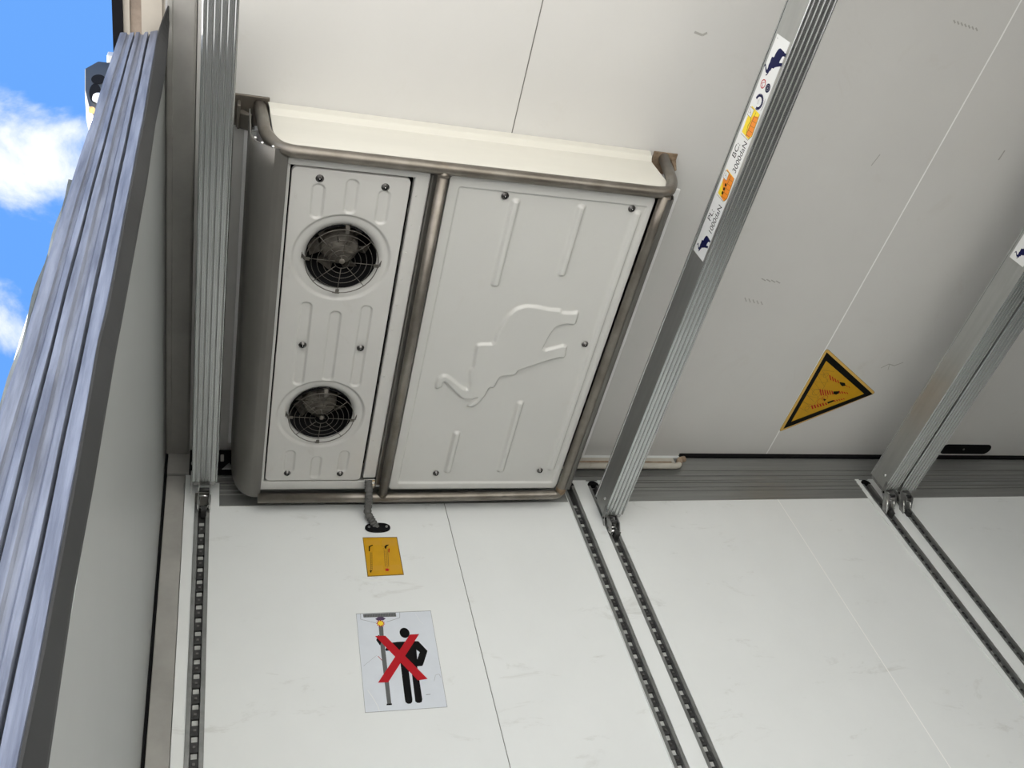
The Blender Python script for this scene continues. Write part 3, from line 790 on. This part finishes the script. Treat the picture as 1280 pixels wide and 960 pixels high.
def beam_sticker(x, ztop, y_end, parent, L=0.575):
    """long white sticker on the face of a beam that looks towards the rear (-x); starts at y_end, reads towards -y"""
    d = Decal((x, y_end, ztop - 0.072), (0, -1, 0), (0, 0, 1), (-1, 0, 0))
    Hh = 0.063
    d.g.m('p_white'); d.g.box(x - 0.0003, x, y_end - L, y_end, ztop - 0.072, ztop - 0.072 + Hh)
    def ele(cx, cy, sc): d.poly([(cx + a*sc, cy + b*sc) for a, b in ELC], 'p_navy', 2)
    ele(0.036, 0.028, 0.150)
    d.text('PL:', 0.098, 0.037, 0.019, 'p_black', 2, 1.0)
    d.text('1000daN', 0.073, 0.010, 0.019, 'p_black', 2, 0.84)
    def icon(x0, full):
        d.poly([(x0, 0.012), (x0 + 0.012, 0.002), (x0 + 0.066, 0.006), (x0 + 0.070, 0.052), (x0 + 0.004, 0.052)], 'p_yellow', 2)
        if full:
            d.poly([(x0, 0.014), (x0 + 0.012, 0.003), (x0 + 0.066, 0.007), (x0 + 0.066, 0.030), (x0 + 0.003, 0.034)], 'p_orange', 3)
            d.poly([(x0 + 0.014, 0.034), (x0 + 0.066, 0.028), (x0 + 0.069, 0.052), (x0 + 0.040, 0.052)], 'p_orange', 3)
            for k in range(3): d.disc(x0 + 0.014 + k*0.011, 0.032, 0.0042, 'p_black', 5)
        else:
            d.poly([(x0 + 0.004, 0.014), (x0 + 0.015, 0.004), (x0 + 0.060, 0.008), (x0 + 0.052, 0.030), (x0 + 0.004, 0.030)], 'p_orange', 3)
            d.line([(x0 + 0.010, 0.030), (x0 + 0.026, 0.036), (x0 + 0.040, 0.031), (x0 + 0.05, 0.04)], 0.0018, 'p_brown', 4)
        for k in range(5): d.line([(x0 + 0.008 + k*0.012, 0.006), (x0 + 0.006 + k*0.012, 0.028)], 0.0008, 'p_brown', 4)
        d.line([(x0, 0.012), (x0 + 0.012, 0.003), (x0 + 0.066, 0.006)], 0.0016, 'p_brown', 5)
        d.line([(x0 + 0.002, 0.028), (x0 + 0.064, 0.024)], 0.0014, 'p_brown', 5)
        d.line([(x0 - 0.002, 0.012), (x0 - 0.001, 0.052)], 0.0010, 'p_brown', 4)
        d.poly([(x0 + 0.046, 0.036), (x0 + 0.066, 0.036), (x0 + 0.066, 0.056), (x0 + 0.046, 0.056)], 'p_white', 6)
        d.line([(x0 + 0.046, 0.036), (x0 + 0.066, 0.036), (x0 + 0.066, 0.056), (x0 + 0.046, 0.056), (x0 + 0.046, 0.036)], 0.0009, 'p_brown', 7)
        d.line([(x0 + 0.051, 0.041), (x0 + 0.061, 0.050)], 0.001, 'p_brown', 7); d.line([(x0 + 0.052, 0.050), (x0 + 0.057, 0.046)], 0.001, 'p_brown', 7)
    icon(0.170, True)
    d.text('BC:', 0.274, 0.037, 0.019, 'p_black', 2, 1.0)
    d.text('3000daN', 0.246, 0.010, 0.019, 'p_black', 2, 0.84)
    icon(0.336, False)
    d.ring(0.424, 0.030, 0.0155, 0.007, 'p_navy', 2, PI*0.95, PI*2.45)
    d.line([(0.418, 0.030), (0.430, 0.032)], 0.0010, 'p_grey2', 2); d.line([(0.417, 0.034), (0.428, 0.036)], 0.0008, 'p_grey2', 2)
    d.line([(0.410, 0.008), (0.440, 0.008)], 0.0012, 'p_grey2', 2); d.line([(0.415, 0.005), (0.436, 0.005)], 0.0008, 'p_grey2', 2)
    d.ring(0.464, 0.041, 0.0095, 0.0026, 'p_red', 2); d.line([(0.458, 0.036), (0.464, 0.047), (0.470, 0.036)], 0.0015, 'p_red', 3)
    d.disc(0.463, 0.016, 0.0105, 'p_navy', 2); d.ring(0.463, 0.016, 0.0062, 0.0012, 'p_grey2', 3); d.disc(0.463, 0.016, 0.0022, 'p_grey2', 3)
    ele(0.517, 0.031, 0.195)
    d.line([(L - 0.008, 0.052), (L - 0.008, 0.058)], 0.0010, 'p_grey2', 2)
    return d.build('sticker', parent)

# ------------------------------------------------------------------ cross beams
def beam(cx, zb, w, h, y1, label, sticker=None):
    t = thing('cross_beam', label, 'beam', (cx, 0.75, zb), 'aluminium beams across the load space')
    hw = w / 2; y0 = -0.44
    pts = [(cx - hw, zb + h), (cx - hw - 0.0025, zb + h), (cx - hw - 0.0025, zb + h - 0.004), (cx - hw, zb + h - 0.005), (cx - hw, zb + 0.0015), (cx - hw + 0.0015, zb)]
    nr = 5
    for k in range(nr):
        c = cx - hw + w * (k + 0.6) / (nr + 0.2)
        pts += [(c - 0.0022, zb), (c - 0.0014, zb + 0.0022), (c + 0.0014, zb + 0.0022), (c + 0.0022, zb), (c + 0.0032, zb - 0.0008), (c + 0.0042, zb)]
    pts += [(cx + hw - 0.0015, zb), (cx + hw, zb + 0.0015), (cx + hw, zb + h - 0.005), (cx + hw + 0.0025, zb + h - 0.004), (cx + hw + 0.0025, zb + h), (cx + hw, zb + h)]
    g = MB().m('alu'); g.m('alu_side').m('alu'); g.prism(pts, 1, y0, y1)
    for f in g.bm.faces:
        f.normal_update()
        if abs(f.normal.x) > 0.9: f.material_index = 1
    g.build('beam_profile', parent=t)
    for sgn, ye, yw in ((1, y1, YW), (-1, y0, -0.48)):
        # inner sliding sleeve, side cheek plates and the hook that locks in the rail
        ya, yb = sorted((ye - sgn*0.02, ye + sgn*0.016))
        g = MB().m('steel'); g.box(cx - hw + 0.005, cx + hw - 0.005, ya, yb, zb + 0.004, zb + h - 0.004)
        g.build('end_sleeve', parent=t, bevel=0.0015)
        g = MB().m('steel')
        s = -1
        xx = cx + s*(hw + 0.0005); x2 = xx + s*0.0025
        pp = [(ye - sgn*0.035, zb + 0.012), (ye + sgn*0.012, zb + 0.004), (ye + sgn*0.026, zb - 0.022), (ye + sgn*0.020, zb - 0.028), (ye + sgn*0.004, zb - 0.012), (ye - sgn*0.035, zb - 0.0015 + 0.003)]
        g.prism([(y, z) for y, z in pp], 0, min(xx, x2), max(xx, x2))
        g.build('cheek_plate', parent=t, bevel=0.0008)
        g = MB().m('bright'); g.lathe([(0, 0.003), (0.004, 0.003), (0.0055, 0)], (cx - hw - 0.0005, ye - sgn*0.045, zb + 0.030), (-1, 0, 0), 14)
        g.build('bolt', parent=t)
        g = MB().m('black'); g.lathe([(0, 0.0005), (0.0045, 0.0005), (0.0045, 0)], (x2, ye + sgn*0.006, zb - 0.006), (-1, 0, 0), 12); g.build('hole_plug', parent=t)
        g = MB().m('steel')
        for s in (-1, 1):
            ypts = [(ye + sgn*0.010, zb + 0.008), (ye + sgn*0.010, zb - 0.026), (yw - sgn*0.010, zb - 0.052), (yw - sgn*0.001, zb - 0.050), (yw - sgn*0.001, zb - 0.030), (ye + sgn*0.022, zb + 0.008)]
            a, b = sorted((cx + s*0.0135, cx + s*0.0165)); g.prism(ypts, 0, a, b)
        g.m('bright').tube([(cx - 0.016, yw - sgn*0.012, zb - 0.040), (cx + 0.016, yw - sgn*0.012, zb - 0.040)], 0.0055, 10)
        g.m('rail_dark').tube([(cx - 0.014, ye + sgn*0.018, zb - 0.014), (cx + 0.014, ye + sgn*0.018, zb - 0.014)], 0.0065, 10)
        g.m('bright').tube([(cx - 0.0145, ye + sgn*0.03, zb - 0.026), (cx + 0.0145, ye + sgn*0.03, zb - 0.026)], 0.003, 8)
        for s in (-1, 1): g.m('bright').tube([(cx + s*0.0145, ye + sgn*0.03, zb - 0.022), (cx + s*0.0150, ye + sgn*0.042, zb - 0.034), (cx + s*0.0145, yw - sgn*0.014, zb - 0.050)], 0.0038, 8)
        g.m('rail_dark').box(cx - 0.007, cx + 0.007, min(yw - sgn*0.024, yw + sgn*0.004), max(yw - sgn*0.024, yw + sgn*0.004), zb - 0.066, zb - 0.046)
        g.build('locking_hook', parent=t)
    if sticker is not None: beam_sticker(cx - hw - 0.0003, zb + h - 0.004, sticker, t)
    return t
beam(0.0025, 2.443, 0.070, 0.088, 1.905, 'ribbed grey aluminium beam nearest the open door, left of the refrigeration unit')
beam(1.263, 2.313, 0.068, 0.088, 1.935, 'aluminium beam right of the refrigeration unit with a long load rating sticker', sticker=0.995)
beam(2.403, 2.382, 0.064, 0.088, 1.900, 'left beam of the adjacent pair at the right edge, with a cut-off white sticker', sticker=W(1263, 322, 0, 2.37).y)
beam(2.4815, 2.382, 0.072, 0.088, 1.905, 'right beam of the adjacent pair at the right edge, without sticker')

# ------------------------------------------------------------------ wall stickers
def px_decal(ax, c, n):
    """decal whose outline was measured on the plane axis=c"""
    if ax == 1: return Decal((0, c, 0), (1, 0, 0), (0, 0, 1), n), lambda u, v: (W(u, v, 1, c).x, W(u, v, 1, c).z)
    return Decal((0, 0, c), (1, 0, 0), (0, 1, 0), n), lambda u, v: (W(u, v, 2, c).x, W(u, v, 2, c).y)
# pictogram with the crossed out man
d, w = px_decal(1, YW, (0, -1, 0))
S = 6.623
q = lambda x, y: w(440 + x/S, 755 + y/S)
Q = lambda *p: [q(*a) for a in p]
d.poly(Q((33, 80), (652, 55), (790, 855), (108, 902)), 'p_grey2', 0)
d.poly(Q((36, 84), (650, 59), (786, 852), (111, 898)), 'p_clear', 1)
d.poly(Q((92, 85), (362, 73), (366, 105), (95, 113)), 'p_grey', 2)
for k in range(12): d.line(Q((100 + k*22, 112 - k), (104 + k*22, 86 - k)), 0.0006, 'p_grey2', 3)
d.line(Q((70, 82), (72, 128), (200, 158)), 0.0008, 'p_grey', 2); d.line(Q((395, 72), (395, 115), (285, 150)), 0.0008, 'p_grey', 2)
d.poly(Q((192, 125), (215, 110), (255, 108), (278, 122), (262, 135), (210, 138)), 'p_purple', 3)
d.poly(Q((220, 185), (258, 185), (262, 260), (326, 830), (292, 835), (240, 400)), 'p_grey', 2)
d.poly(Q((286, 828), (330, 824), (330, 838), (286, 840)), 'p_black', 3)
cx, cy = q(236, 162); r1, r2 = 0.0125, 0.0085
d.poly([(cx + (r1 if k % 2 else r2)*math.cos(2*PI*k/22), cy + (r1 if k % 2 else r2)*math.sin(2*PI*k/22)) for k in range(22)], 'p_red', 4)
d.poly([(cx + (0.0090 if k % 2 else 0.0065)*math.cos(2*PI*k/18), cy + (0.0090 if k % 2 else 0.0065)*math.sin(2*PI*k/18)) for k in range(18)], 'p_yellow', 5)
d.line(Q((214, 432), (248, 468)), 0.0016, 'p_red', 3)
# man
hx, hy = q(435, 240)
d.disc(hx, hy, 0.0135, 'p_black', 3, ry=0.0165)
d.poly(Q((332, 320), (380, 314), (540, 308), (552, 312), (624, 388), (622, 400), (590, 500), (582, 514), (540, 518), (582, 790), (578, 812), (560, 820), (540, 820), (524, 808), (493, 560), (470, 560), (500, 790), (498, 815), (484, 826), (464, 828), (444, 816), (438, 795), (398, 470), (385, 380), (280, 390), (276, 375), (290, 355)), 'p_black', 3)
d.poly(Q((533, 380), (560, 400), (540, 460)), 'p_clear', 4)
d.poly(Q((218, 255), (200, 300), (232, 345), (250, 290)), 'p_black', 3)
# cross
d.poly(Q((190, 266), (275, 264), (626, 622), (545, 634)), 'p_red', 6)
d.poly(Q((478, 255), (556, 250), (300, 650), (214, 654)), 'p_red', 7)
# scratches and curls on the film
d.line(Q((95, 515), (205, 425)), 0.0006, 'p_grey2', 2); d.line(Q((525, 80), (560, 140), (590, 165)), 0.0006, 'p_white', 2)
d.line(Q((680, 640), (690, 590), (720, 580), (735, 610)), 0.0007, 'p_grey2', 2); d.line(Q((612, 752), (650, 748)), 0.0014, 'p_grey', 2)
d.line(Q((130, 715), (175, 780), (215, 850), (228, 890)), 0.0012, 'p_white', 2)
tag(d.build('wall_sticker'), 'pale sticker with a black man figure and pole under a red cross', 'sticker')
# yellow instruction label
d, w = px_decal(1, YW, (0, -1, 0)); S = 12.0
q = lambda x, y: w(445 + x/S, 650 + y/S)
d.poly(Q((98, 262), (615, 255), (720, 825), (172, 852)), 'p_brown', 0)
d.poly(Q((108, 273), (606, 266), (706, 815), (184, 840)), 'p_amber', 1)
d.poly(Q((140, 305), (350, 300), (365, 375), (150, 380)), 'p_amber2', 2); d.poly(Q((382, 298), (590, 293), (605, 390), (395, 395)), 'p_amber2', 2)
d.poly(Q((170, 690), (405, 680), (410, 755), (180, 765)), 'p_amber2', 2); d.poly(Q((450, 675), (660, 668), (672, 745), (460, 752)), 'p_amber2', 2)
d.poly(Q((190, 395), (245, 372), (255, 385), (212, 405), (208, 470), (190, 475)), 'p_black', 3)
d.line(Q((215, 480), (222, 780)), 0.0016, 'p_brown', 3); d.line(Q((238, 480), (242, 770)), 0.0010, 'p_brown', 3)
for k in range(9): d.line(Q((212 + k, 500 + k*28), (245 + k*0.5, 505 + k*28)), 0.0012, 'p_brown', 3)
d.poly(Q((205, 760), (240, 758), (222, 800)), 'p_black', 4)
d.poly(Q((425, 400), (450, 375), (500, 372), (460, 400), (450, 440), (435, 430)), 'p_black', 3)
d.line(Q((375, 385), (425, 402)), 0.0010, 'p_brown', 3); d.line(Q((400, 440), (430, 415)), 0.0010, 'p_brown', 3)
d.line(Q((420, 440), (438, 700)), 0.0012, 'p_brown', 3); d.line(Q((475, 440), (490, 700)), 0.0012, 'p_brown', 3); d.line(Q((450, 440), (470, 720)), 0.0008, 'p_brown', 3)
for k in range(10): d.line(Q((428 + k*1.5, 480 + k*24), (482 + k*1.5, 484 + k*24)), 0.0007, 'p_brown', 3)
d.poly(Q((485, 430), (505, 430), (498, 495), (485, 480)), 'p_red', 4)
d.poly(Q((425, 735), (470, 728), (510, 740), (480, 750), (500, 770), (455, 768), (430, 762), (455, 750)), 'p_red', 4)
d.line(Q((625, 815), (700, 810)), 0.0012, 'p_brown', 2)
tag(d.build('wall_sticker'), 'small amber instruction sticker with two tiny drawings below the hose flange', 'sticker')
# yellow warning triangle on the ceiling
d, w = px_decal(2, ZC, (0, 0, -1)); S = 8.0
q = lambda x, y: w(965 + x/S, 425 + y/S)
def rtri(pts, r, n=5):
    out = []
    m = len(pts); pts = [Vector((*p, 0)) for p in pts]
    for i in range(m):
        a, b, c = pts[i-1], pts[i], pts[(i+1) % m]
        p, q_ = b + (a-b).normalized()*r, b + (c-b).normalized()*r
        for k in range(n+1):
            t = k/n; v = p*(1-t)**2 + b*2*t*(1-t) + q_*t*t; out.append((v.x, v.y))
    return out
T0 = Q((545, 78), (1040, 530), (62, 922))
d.poly(rtri(T0, 0.018), 'p_brown', 0)
def shrink(p, f):
    cx = sum(a for a, b in p)/3; cy = sum(b for a, b in p)/3
    return [(cx + (a-cx)*f, cy + (b-cy)*f) for a, b in p]
d.poly(rtri(shrink(T0, 0.99), 0.017), 'p_pale', 1)
d.poly(Q((547, 122), (1006, 540), (112, 888)), 'p_black', 2)
d.poly(Q((541, 208), (920, 537), (193, 815)), 'p_amber', 3)
for k in range(7):
    d.line(Q((500 - k*38, 300 + k*62), (560 - k*34, 420 + k*50)), 0.0008, 'p_brown', 4)
for k in range(5): d.line(Q((480 - k*42, 345 + k*70), (560 - k*20, 350 + k*80)), 0.0007, 'p_brown', 4)
d.line(Q((560, 390), (400, 690)), 0.0010, 'p_brown', 4); d.line(Q((510, 300), (620, 315)), 0.0010, 'p_brown', 4)
for (x, y, r) in ((537, 350, 0.010), (440, 520, 0.0145), (348, 682, 0.0085)):
    cx, cy = q(x, y); d.ring(cx, cy, r, 0.0012, 'p_brown', 4)
for (x, y, r) in ((528, 578, 0.0115), (490, 608, 0.0150)):
    cx, cy = q(x, y); d.ring(cx, cy, r, 0.0014, 'p_red', 5)
def dash(xa, ya, xb, yb, n, h, key='p_red', f=0.5):
    for k in range(n):
        t0, t1 = k/n, (k+f)/n
        x0, y0, x1, y1 = xa+(xb-xa)*t0, ya+(yb-ya)*t0, xa+(xb-xa)*t1, ya+(yb-ya)*t1
        hh = h*(1 - 0.5*k/n)
        d.poly(Q((x0-6, y0-hh), (x1-6, y1-hh), (x1+6, y1+hh), (x0+6, y0+hh)), key, 5)
dash(575, 372, 680, 425, 4, 26); dash(690, 432, 790, 480, 4, 12)
dash(480, 522, 620, 525, 6, 32); dash(670, 520, 770, 532, 4, 14)
dash(395, 672, 560, 632, 6, 18); dash(620, 608, 735, 585, 5, 8)
d.poly(Q((672, 418), (728, 428), (735, 455), (700, 462), (680, 440)), 'p_black', 6)
d.poly(Q((612, 512), (672, 510), (668, 532), (640, 545), (612, 538)), 'p_black', 6)
d.poly(Q((550, 620), (612, 598), (622, 610), (560, 636)), 'p_black', 6)
d.poly(Q((505, 585), (540, 592), (525, 610)), 'p_black', 6)
tag(d.build('warning_sticker'), 'yellow and black warning triangle sticker on the ceiling', 'sticker')

# ------------------------------------------------------------------ small things
# recessed black grip in the ceiling
r = 0.5 * abs(W(1200, 555.5, 2, ZC).y - W(1200, 567, 2, ZC).y)
g = MB().m('black'); cy = ha.y; pp = []
for s, cxx in ((1, hb.x - r), (-1, ha.x + r)):
    for k in range(9):
        a = -PI/2 + PI*k/8; pp.append((cxx + s*r*math.cos(a), cy + s*r*math.sin(a)))
g.prism(pp, 2, ZC - 0.0025, ZC - 0.0002)
g.m('bolt').lathe([(0, 0.002), (0.004, 0.0015), (0.005, 0)], ((ha.x*0.55 + hb.x*0.45), cy, ZC - 0.0025), (0, 0, -1), 10)
tag(g.build('ceiling_slot', bevel=0.0005), 'black oval slot insert in the ceiling at the right', 'slot')
# cream sealant bead with rusty end
g = MB().m('sealant')
b0 = W(722, 583, 1, 1.955); b1 = W(846, 584, 1, 1.955)
pts = fillet([(0.95, 1.952, b0.z), (b1.x - 0.01, 1.952, b0.z), (b1.x + 0.012, 1.953, b0.z + 0.004), (b1.x + 0.026, 1.955, b0.z + 0.035), (b1.x + 0.05, 1.957, b0.z + 0.042)], 0.02, 5)
g.tube(pts[:-8], 0.011, 10)
g.m('sealant_rust').tube(pts[-9:], 0.0115, 10)
g.tube([(1.14, 1.946, b0.z + 0.012), (1.40, 1.9455, b0.z + 0.0125), (b1.x - 0.02, 1.946, b0.z + 0.011)], 0.0045, 8)
g.m('sealant').box(1.128, b1.x - 0.005, 1.945, 1.968, b0.z + 0.010, b0.z + 0.034)
tag(g.build('sealant_bead'), 'cream sealant bead with rust stains along the ceiling edge behind the middle beam', 'sealant')
# dark corner bracket behind the first beam
g = MB().m('black'); g.box(-0.042, 0.118, 1.944, 1.972, 2.54, 2.625)
g.m('rail').prism([(0.05, 2.535), (0.085, 2.535), (0.072, 2.565)], 1, 1.940, 1.944)
g.m('frame').box(0.046, 0.056, 1.940, 1.944, 2.57, 2.60)
tag(g.build('corner_bracket', bevel=0.002), 'dark bracket in the ceiling corner behind the beam nearest the door', 'bracket')
# marker lamp outside on the door top
lp = W(118, 110, 0, -0.27)
lamp = thing('marker_lamp', 'small grey lamp housing outside near the top of the door edge, against the sky', 'lamp', (-0.25, 0.84, 2.45))
LY = 0.80; sc = (LY) 
def LP(u, v, y=LY): return W(u, v, 1, y)
out = [(122, 76), (140, 78), (150, 90), (150, 130), (126, 140), (117, 142), (112, 138), (106, 112), (106, 85)]
g = MB().m('lamp_body'); A = [LP(u, v) for u, v in out]; B = [p + Vector((0.0, 0.07, 0.0)) for p in A]
va = [g.bm.verts.new(p) for p in A]; vb = [g.bm.verts.new(p) for p in B]
g.face(va); g.face(vb[::-1])
for j in range(len(A)): g.face([va[j], va[(j+1)%len(A)], vb[(j+1)%len(A)], vb[j]])
body = g.build('housing', parent=lamp, bevel=0.004)
g = MB().m('black')
for (u, v, ru, rv) in ((123, 99, 9, 6), (119, 116, 7.5, 12)):
    c = LP(u, v, LY - 0.0008); ex = LP(u + ru, v, LY - 0.0008) - c; ez = LP(u, v - rv, LY - 0.0008) - c
    g.poly([c + ex*math.cos(2*PI*k/20) + ez*math.sin(2*PI*k/20) for k in range(20)])
g.build('recess_shade', parent=lamp)  # flat black discs paint the shade of the housing hollows
g = MB().m('lens'); c = LP(124, 124, LY - 0.004)
g.lathe([(0, 0.012), (0.010, 0.009), (0.014, 0.0)], c, (-0.2, -1, -0.3), 16)
g.build('lens', parent=lamp)
g = MB().m('orange_lens').lathe([(0, 0.010), (0.006, 0.007), (0.008, 0.0)], LP(115, 139, LY - 0.002), (0, -1, -0.3), 12)
o = g.build('lens', parent=lamp); o['label'] = 'small orange lens'
g = MB().m('door_skin'); c = LP(138, 66)
g.mats = []; g.m('lens').box(c.x - 0.006, c.x + 0.02, c.y, c.y + 0.03, c.z - 0.02, c.z + 0.008); g.build('cap', parent=lamp, bevel=0.002)
